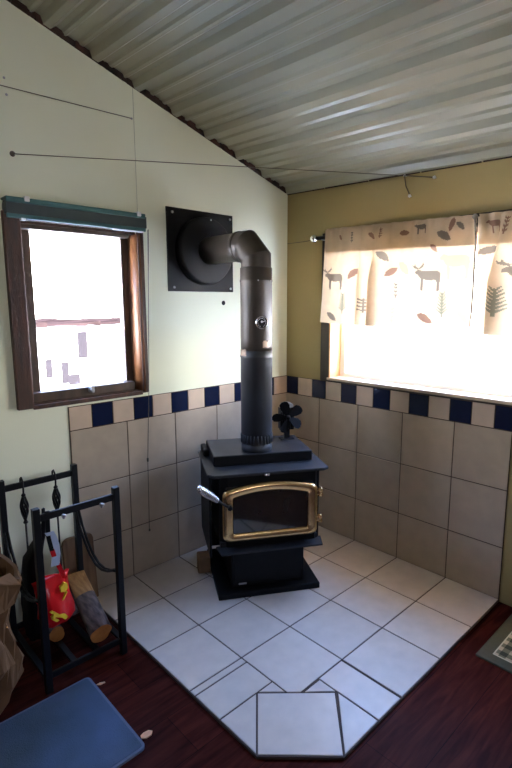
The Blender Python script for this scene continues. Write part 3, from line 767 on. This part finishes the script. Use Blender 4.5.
# pipe thermometer
a = math.radians(-116); nd = Vector((math.cos(a), math.sin(a), 0)); tp_ = Vector((PX, PY, 1.408))+nd*.083
th = thing('pipe_thermometer', 'small round dial thermometer stuck to front of the flue pipe', 'thermometer', tp_)
b = NB(); lathe(b, [(.0005, .030), (.006, .032), (.011, .033), (.014, .032), (.014, .028), (.011, .027)], tp_, nd, 32); wpart('rim', b, m_chrome, th)
b = NB(); lathe(b, [(.009, .0275), (.0112, .0275)], tp_, nd, 32); wpart('dial', b, m_plate, th)
sd = Vector((0, 0, 1)).cross(nd).normalized()
b = NB()
for k in range(14):
    t = PI*(.15+1.7*k/13)-PI/2; c = tp_+nd*.0115+(sd*math.cos(t)+Vector((0, 0, 1))*math.sin(t))*.021
    lathe(b, [(0, .0024), (.001, .0018)], c, nd, 6)
tube(b, [tp_+nd*.0125-sd*.004, tp_+nd*.0125+sd*.016+Vector((0, 0, .008))], .0014, 5)
lathe(b, [(.011, .006), (.014, .004)], tp_+Vector((0, 0, .004)), nd, 10)
o = wpart('dial_marks', b, m_white, th)

# stove fan
e1 = Vector((math.cos(TH), math.sin(TH), 0)); e2 = Vector((-math.sin(TH), math.cos(TH), 0))
fb = Vector((-.822, -.668, 0))+e1*.196+e2*.395
fan = thing('stove_fan', 'small black heat fan standing on the stove top behind the pipe', 'fan', (fb.x, fb.y, .722), TH)
b = NB(); box(b, -.042, -.025, 0, .042, .025, .007, 0, None, .003); box(b, -.016, -.010, .007, .016, .010, .06); obj('base', b, m_iron, fan)
b = NB()
for k in range(7): box(b, -.042+k*.0128, -.018, .06, -.038+k*.0128, .034, .205-.004*abs(k-3)**1.5, 0, None, .001)
box(b, -.042, -.004, .055, .042, .006, .16); o = obj('heat_sink', b, m_iron, fan)
b = NB(); prism(b, [(-.036, .19), (.036, .19), (.030, .208), (.012, .216), (-.014, .216), (-.030, .208)], lambda p, h: Vector((p[0], h, p[1])), -.024, .030); o = obj('top_fin', b, m_steel, fan); o['label'] = 'shiny grey top'
hub = Vector((-.004, -.044, .138))
b = NB(); lathe(b, [(0, .005), (.030, .005)], hub+Vector((0, 0.005, 0)), (0, 1, 0), 10); lathe(b, [(-.012, .004), (-.010, .012), (.006, .014), (.008, .010)], hub, (0, 1, 0), 16); obj('hub', b, m_iron, fan)
for k in range(5):
    a0 = .55+2*PI*k/5; b = NB(); ca0, sa0 = math.cos(a0), math.sin(a0)
    pr_ = [(.008, .008), (.03, .020), (.055, .031), (.078, .031), (.092, .018), (.095, 0), (.09, -.014), (.072, -.022), (.045, -.018), (.022, -.010), (.008, -.008)]
    def fnb(p, h):
        r, w = p; tw = .45*w; return hub+Vector((ca0*r-sa0*w, -.001+tw+h, sa0*r+ca0*w))
    prism(b, pr_, fnb, 0, .0018); obj('blade', b, m_fan, fan)

# ---------------------------------------------------------------- log rack with tools
rk = thing('log_rack', 'black metal firewood rack with two post frames beside the hearth', 'firewood rack', (-1.752, -.323, FZ))
RX0, RX1, RY0, RY1, RT = -1.914, -1.590, -.522, -.112, .752
for y in (RY0, RY1):
    for x in (RX0, RX1):
        b = NB(); box(b, x-.013, y-.013, FZ if x == RX0 or y == RY0 or True else 0, x+.013, y+.013, RT, 0, None, .002); p = wpart('post', b, m_rack, rk)
        b = NB(); box(b, x-.018, y-.018, RT, x+.018, y+.018, RT+.006, 0, None, .002); box(b, x-.011, y-.011, RT+.006, x+.011, y+.011, RT+.012, 0, None, .004); wpart('cap', b, m_rack, p)
    b = NB(); box(b, RX0+.013, y-.006, RT-.055, RX1-.013, y+.006, RT-.027, 0, None, .002); wpart('top_bar', b, m_rack, rk)
    b = NB(); box(b, RX0+.013, y-.006, .04, RX1-.013, y+.006, .065, 0, None, .002); wpart('bottom_bar', b, m_rack, rk)
for x in (RX0, RX1):
    b = NB(); box(b, x-.012, RY0+.013, .042, x+.012, RY1-.013, .054, 0, None, .002); wpart('side_rail', b, m_rack, rk)
    pts = []
    ctrl = [(-.125, .52), (-.155, .455), (-.20, .395), (-.25, .348), (-.31, .322), (-.37, .320), (-.43, .338), (-.48, .362), (-.512, .372)]
    b = NB()
    for s in (-.007, .007): tube(b, [(x+s, y, z) for y, z in ctrl], .006, 8)
    wpart('curved_brace', b, m_rack, rk)
for x in (-1.70, -1.80):
    b = NB(); box(b, x-.012, RY0+.006, .042, x+.012, RY1-.006, .054, 0, None, .002); wpart('floor_rail', b, m_rack, rk)
for x in (-1.815, -1.660):
    b = NB(); tube(b, [(x, RY0-.004, RT-.052), (x-.004, RY0-.020, RT-.058), (x-.008, RY0-.034, RT-.052), (x-.010, RY0-.040, RT-.044)], .0055, 8); lathe(b, [(0, .003), (.003, .009), (.008, .009), (.011, .003)], (x-.010, RY0-.042, RT-.046), (0, 0, 1), 10)
    o = wpart('front_hook', b, m_steel, rk); o['label'] = 'light grey hook'
def fire_tool(x, label, kind):
    y = RY1-.024
    e = thing('fire_tool', label, 'fireplace tool', (x, y, .70), 0, 'tools on the log rack')
    b = NB(); tube(b, [(x, y, .672), (x, y-.004, .70), (x, y+.0, .738), (x, y+.014, .749), (x, y+.028, .740), (x, y+.030, .722)], .0042, 8)
    lathe(b, [(0, .004), (.006, .010), (.012, .008), (.016, .004)], (x, y, .664), (0, 0, 1), 12); wpart('hanging_hook', b, m_rack, e)
    b = NB()
    for k in range(6):
        tube(b, [(x+.013*math.sin(PI*i/20)*math.cos(k*PI/3+i/20*PI)+.004*math.cos(k*PI/3), y+.013*math.sin(PI*i/20)*math.sin(k*PI/3+i/20*PI)+.004*math.sin(k*PI/3), .664-.118*i/20) for i in range(21)], .0052, 6)
    lathe(b, [(0, .006), (.006, .011), (.012, .006)], (x, y, .538), (0, 0, 1), 12); wpart('twisted_grip', b, m_rack, e)
    b = NB(); tube(b, [(x, y, .542), (x, y, .20)], .0045, 8); wpart('shaft', b, m_rack, e)
    b = NB()
    if kind: tube(b, [(x, y, .205), (x, y, .13), (x+.0, y-.008, .10)], [.006, .006, .002], 8); tube(b, [(x, y, .16), (x+.02, y, .145), (x+.03, y, .16)], [.005, .004, .002], 8); wpart('poker_tip', b, m_rack, e)
    else:
        box(b, x-.035, y-.012, .10, x+.035, y-.002, .20, 0, None, .003); wpart('shovel_pan', b, m_rack, e)
fire_tool(-1.832, 'black fire tool with twisted grip hanging left on back bar of log rack', 0)
fire_tool(-1.690, 'black fire tool with twisted grip hanging right on back bar, nearest the tiled wall', 1)

# firewood
def log(name, p0, p1, r, mats, label, split=False, seed=1):
    rnd = random.Random(seed); p0 = Vector(p0); p1 = Vector(p1); d = (p1-p0).normalized(); x = d.cross(Vector((0, 0, 1))).normalized(); y = x.cross(d).normalized()
    b = NB(); n = 24; rings = []; ph = [rnd.uniform(0, 6) for _ in range(4)]
    for i in range(13):
        t = i/12; c = p0.lerp(p1, t); ring = []
        for k in range(n):
            a = 2*PI*k/n
            rr = r*(1+.07*math.sin(2*a+ph[0])+.05*math.sin(3*a+ph[1])+.03*math.sin(5*a+ph[2]+t*3)+.02*rnd.uniform(-1, 1))
            q = Vector((math.cos(a), math.sin(a)))*rr
            if split and q.y > r*.25 and t > .45: q.y = r*.25+(q.y-r*.25)*max(.15, 1-(t-.45)*2.2)
            ring.append(b.verts.new(c+x*q.x+y*q.y))
        rings.append(ring)
    for i, (a, c) in enumerate(zip(rings, rings[1:])):
        for k in range(n):
            f = b.faces.new((a[k], a[(k+1) % n], c[(k+1) % n], c[k])); f.smooth = True
            ang = 2*PI*(k+.5)/n; f.material_index = 2 if (split and i >= 7 and .3 < math.sin(ang)) else 0
    f = b.faces.new(list(reversed(rings[0]))); f.material_index = 1; f = b.faces.new(rings[-1]); f.material_index = 1
    o = obj(name, b, mats); tag(o, label, 'firewood', 'logs in the rack'); return o
LM = [m_bark, m_cut, m_split]
log('firewood_log', (-1.680, -.505, .114), (-1.637, -.16, .222), .046, LM, 'bark-covered log with orange cut end lying on right side of the rack', True, 2)
log('firewood_log', (-1.806, -.345, .090), (-1.800, -.13, .092), .034, LM, 'short dark log low in the rack under the red bag', False, 5)
log('firewood_log', (-1.752, -.205, .093), (-1.615, -.200, .095), .038, LM, 'small dark log lying crosswise at the back of the rack', False, 9)

# bags hanging in the rack
def blob(name, pts, mats, parent, mi_fn=None, n=28, sub=1):
    # pts: list of (z, cx, cy, rx, ry, crumple)
    b = NB(); rings = []; rnd = random.Random(len(pts)*7+int(abs(pts[0][1])*100))
    ph = [rnd.uniform(0, 6) for _ in range(6)]
    for z, cx, cyy, rx, ry, cr in pts:
        ring = []
        for k in range(n):
            a = 2*PI*k/n; f = 1+cr*(math.sin(5*a+ph[0]+z*30)*.5+math.sin(9*a+ph[1]-z*50)*.35+math.sin(3*a+ph[2])*.4)
            ca_, sa_ = math.cos(a), math.sin(a); ce = lambda v: math.copysign(abs(v)**.7, v)
            ring.append(b.verts.new((cx+rx*f*ce(ca_), cyy+ry*f*ce(sa_), z+cr*.02*math.sin(4*a+ph[3]))))
        rings.append(ring)
    for i, (a, c) in enumerate(zip(rings, rings[1:])):
        for k in range(n):
            f = b.faces.new((a[k], a[(k+1) % n], c[(k+1) % n], c[k])); f.smooth = True
            if mi_fn: f.material_index = mi_fn(i, k)
    b.faces.new(list(reversed(rings[0]))); b.faces.new(rings[-1])
    return wpart(name, b, mats, parent)
BY = -.452
e = thing('red_bag', 'shiny red bag with yellow print hanging inside the log rack', 'bag', (-1.80, BY, .36))
DX, DZ = -.042, .060
blob('bag_body', [(z+DZ, x+DX, *q) for z, x, *q in [(.160, -1.795, BY, .030, .02, .1), (.166, -1.797, BY, .050, .034, .12), (.19, -1.795, BY, .064, .040, .22), (.23, -1.800, BY, .060, .044, .25), (.27, -1.803, BY, .064, .042, .22), (.31, -1.806, BY, .058, .036, .28), (.34, -1.808, BY, .058, .022, .3), (.366, -1.810, BY, .060, .010, .3)]], [m_red], e)
b = NB()
def patch(cx, cz, poly, dy):
    prism(b, [(cx+DX+x, cz+DZ+z) for x, z in poly], lambda p, h: Vector((p[0], h, p[1])), BY-dy-.0025, BY-dy+.012)
patch(-1.775, .318, [(-.014, -.012), (.004, -.016), (.016, -.004), (.014, .014), (.002, .022), (-.008, .012), (-.016, .010)], .040)
patch(-1.783, .288, [(-.004, -.016), (.002, -.016), (.018, .012), (.012, .012)], .045)
patch(-1.800, .222, [(-.040, .022), (-.030, .026), (-.008, .004), (.020, -.012), (.030, -.026), (.016, -.034), (.006, -.020), (-.020, -.006), (-.036, -.002), (-.026, .008)], .050)
patch(-1.812, .206, [(-.022, .004), (-.006, -.012), (.006, -.010), (-.010, .008)], .050)
wpart('yellow_print', b, m_yel, e)
b = NB()
def strip(pts, w, mi=0, dirn=Vector((.6, -.8, 0))):
    pts = [Vector(p) for p in pts]; vs = []
    for p in pts:
        wv = dirn*w; nn = Vector((-dirn.y, dirn.x, 0))*.002
        vs.append([b.verts.new(p-wv+nn), b.verts.new(p+wv+nn), b.verts.new(p+wv-nn), b.verts.new(p-wv-nn)])
    for a, c in zip(vs, vs[1:]):
        for k in range(4): b.faces.new((a[k], a[(k+1) % 4], c[(k+1) % 4], c[k])).material_index = mi
    b.faces.new(vs[0]).material_index = mi; b.faces.new(list(reversed(vs[-1]))).material_index = mi
dd = Vector((1, -.2, 0)).normalized()
strip([(-1.806, BY-.02, .41), (-1.822, BY-.026, .46), (-1.842, BY-.034, .51), (-1.856, BY-.046, .56)], .009, 0, dd)
wpart('strap', b, m_red, e)
b = NB()
strip([(-1.856, BY-.046, .555), (-1.868, -.505, .62), (-1.872, -.522, .69), (-1.872, -.5215, .730), (-1.872, -.536, .730)], .008, 0, dd)
o = wpart('hanging_loop', b, m_blackbag, e); o['label'] = 'dark hanging loop'
b = NB()
strip([(-1.842, BY-.030, .48), (-1.838, BY-.040, .53), (-1.842, BY-.046, .575), (-1.856, BY-.055, .62), (-1.866, BY-.060, .64)], .016, 0, dd)
o = wpart('label_strip', b, m_bluewhite, e); o['label'] = 'pale blue and white film'
e = thing('black_bag', 'limp black bag hanging behind front left post of the log rack', 'bag', (-1.875, -.42, .3))
blob('bag_body', [(.068, -1.872, -.25, .01, .02, .1), (.072, -1.872, -.25, .024, .05, .12), (.12, -1.872, -.25, .030, .066, .12), (.2, -1.870, -.25, .030, .072, .14), (.34, -1.866, -.255, .030, .068, .16), (.44, -1.868, -.29, .028, .055, .2), (.52, -1.872, -.36, .020, .038, .2), (.60, -1.875, -.44, .014, .022, .2), (.66, -1.878, -.488, .008, .010, .1), (.70, -1.880, -.504, .006, .006, .1), (.738, -1.880, -.508, .006, .006, .1)], [m_blackbag], e)

# brown board leaning on the wall
b = NB(); P = []
w_, h_, rc = .078, .35, .03
for cx, cz, a0 in ((w_-rc, h_-rc, 0), (-w_+rc, h_-rc, PI/2)):
    P += [(cx+rc*math.cos(a0+PI/2*i/6), cz+rc*math.sin(a0+PI/2*i/6)) for i in range(7)]
P += [(-w_, 0), (w_, 0)]
prism(b, P, lambda p, h: Vector((p[0], h, p[1])), 0, .022)
bmesh.ops.bevel(b, geom=[e_ for e_ in b.edges], offset=.003, segments=1, affect='EDGES')
o = obj('wooden_board', b, m_plank); o.location = (-1.560, -.068, 0.001); o.rotation_euler = (-.10, 0, 0)
tag(o, 'brown wooden board with rounded top corners leaning on the wall behind rack', 'board')

# paper bag
e = thing('paper_bag', 'crumpled brown paper bag standing open at left edge of the photo', 'paper bag', (-2.16, -.46, FZ))
b = NB(); rnd = random.Random(11)
def bagpt(u, z, shrink):
    # u 0..1 round a rounded rectangle
    hw, hd = .175, .100; a = 2*PI*u; c, s = math.cos(a), math.sin(a)
    ce = lambda v: math.copysign(abs(v)**.45, v)
    cr = .010*math.sin(7*a+z*19)+.008*math.sin(13*a-z*31)+.012*math.sin(z*17+a*2)
    lean = .05*z
    return Vector((-2.198-lean*-.3-.05*max(0, 1-z/.14)*(c > 0)+(hw+cr-shrink)*ce(c), -.458+(hd+cr-shrink)*ce(s), z))
n = 72; rings = []
prof = [(FZ+.001, .03), (FZ+.006, .010), (.05, .0), (.12, -.006), (.2, -.004), (.28, .0), (.36, .004), (.41, .0), (.45, -.004), (.50, -.010), (.53, -.012)]
for z, s in prof:
    rings.append([b.verts.new(bagpt(k/n, z, s)+(Vector((0, 0, .035*math.sin(4*PI*k/n+1)+.02*math.sin(10*PI*k/n))) if z > .505 else Vector())) for k in range(n)])
for z, s in [(.527, .0), (.43, .012), (.3, .016), (.1, .016), (FZ+.012, .022)]:
    rings.append([b.verts.new(bagpt(k/n, z, s)+(Vector((0, 0, .035*math.sin(4*PI*k/n+1)+.02*math.sin(10*PI*k/n))) if z > .505 else Vector())) for k in range(n)])
for a, c in zip(rings, rings[1:]):
    for k in range(n): b.faces.new((a[k], a[(k+1) % n], c[(k+1) % n], c[k]))
b.faces.new(list(reversed(rings[0]))); b.faces.new(rings[-1])
wpart('bag_body', b, m_paper, e)
# folded-out top flap
b = NB(); fl = []
for i in range(9):
    u = i/8
    fl.append([Vector((-2.33+.30*u, -.566-.004*math.sin(u*9), .535+.02*u)), Vector((-2.33+.32*u, -.600-.02*math.sin(u*7), .520+.018*u+.012*math.sin(u*11))), Vector((-2.33+.30*u, -.606-.01*math.sin(u*5), .465+.03*math.sin(u*6)))])
vv = [[b.verts.new(p) for p in r] for r in fl]; v3 = [[b.verts.new(p+Vector((0, .003, .003))) for p in r] for r in fl]
for i in range(8):
    for j in range(2):
        b.faces.new((vv[i][j], vv[i+1][j], vv[i+1][j+1], vv[i][j+1])); b.faces.new((v3[i][j+1], v3[i+1][j+1], v3[i+1][j], v3[i][j]))
wpart('top_flap', b, m_paper, e)

# ---------------------------------------------------------------- mats on the floor
def rug(name, x0, y0, x1, y1, h, m, rc, label, cat):
    P = []
    for cx, cy_, a0 in ((x1-rc, y1-rc, 0), (x0+rc, y1-rc, PI/2), (x0+rc, y0+rc, PI), (x1-rc, y0+rc, 1.5*PI)):
        P += [(cx+rc*math.cos(a0+PI/2*i/5), cy_+rc*math.sin(a0+PI/2*i/5)) for i in range(6)]
    return P
P = rug('', -2.70, -1.012, -1.768, -.560, .01, None, .02, '', '')
e = thing('floor_mat', 'plain blue rectangular carpet mat in lower left corner of the photo', 'mat', (-2.23, -.79, FZ))
b = NB(); prism(b, inset(P, .010), lambda p, h: Vector((p[0], p[1], h)), FZ, FZ+.012); wpart('carpet', b, m_blue, e)
b = NB(); Pi = inset(P, .010); n = len(P)
if sum(P[i][0]*P[(i+1) % n][1]-P[(i+1) % n][0]*P[i][1] for i in range(n)) < 0: P = list(reversed(P))
for lo_, hi_ in ((FZ, FZ+.010),):
    A = [b.verts.new((x, y, lo_)) for x, y in P]; B = [b.verts.new((x, y, hi_)) for x, y in P]; Cc = [b.verts.new((x, y, hi_)) for x, y in Pi]; D = [b.verts.new((x, y, lo_)) for x, y in Pi]
    for k in range(n):
        j = (k+1) % n; b.faces.new((A[k], A[j], B[j], B[k])); b.faces.new((B[k], B[j], Cc[j], Cc[k])); b.faces.new((Cc[k], Cc[j], D[j], D[k])); b.faces.new((D[k], D[j], A[j], A[k]))
wpart('edge_binding', b, m_bluetrim, e)
e = thing('floor_mat', 'green plaid doormat with plain green border at right edge of the photo', 'mat', (-.49, -1.595, FZ))
mx0, my1, mx1, my0 = -.487, -1.595, -.04, -2.35
b = NB(); box(b, mx0, my0, FZ, mx1, my1, FZ+.010, 0, None, .003); wpart('border', b, m_matborder, e)
b = NB(); box(b, mx0+.052, my0+.052, FZ+.0095, mx1-.052, my1-.052, FZ+.0112); wpart('line_border', b, m_matline, e)
b = NB(); box(b, mx0+.058, my0+.058, FZ+.010, mx1-.058, my1-.058, FZ+.0122); wpart('plaid_field', b, m_plaid, e)
# wood chips
b = NB(); prism(b, [(-.016, -.004), (.0, -.007), (.018, -.001), (.016, .004), (-.004, .005)], lambda p, h: Vector((p[0], p[1], h+.1*abs(p[0]))), 0, .003)
o = obj('wood_chip', b, m_chip); o.location = (-1.748, -.625, FZ+.001); o.rotation_euler = (0, 0, -.5); tag(o, 'thin pale wood sliver on dark floor by top edge of blue mat', 'wood chip')
b = NB(); prism(b, [(-.022, -.010), (-.006, -.015), (.014, -.010), (.021, .004), (.010, .014), (-.010, .011), (-.022, .002)], lambda p, h: Vector((p[0], p[1], h+.12*abs(p[0]))), 0, .004)
o = obj('wood_chip', b, m_chip); o.location = (-1.740, -.966, FZ+.001); o.rotation_euler = (0, 0, -.3); tag(o, 'rounded pinkish wood chip on dark floor by lower right corner of blue mat', 'wood chip')
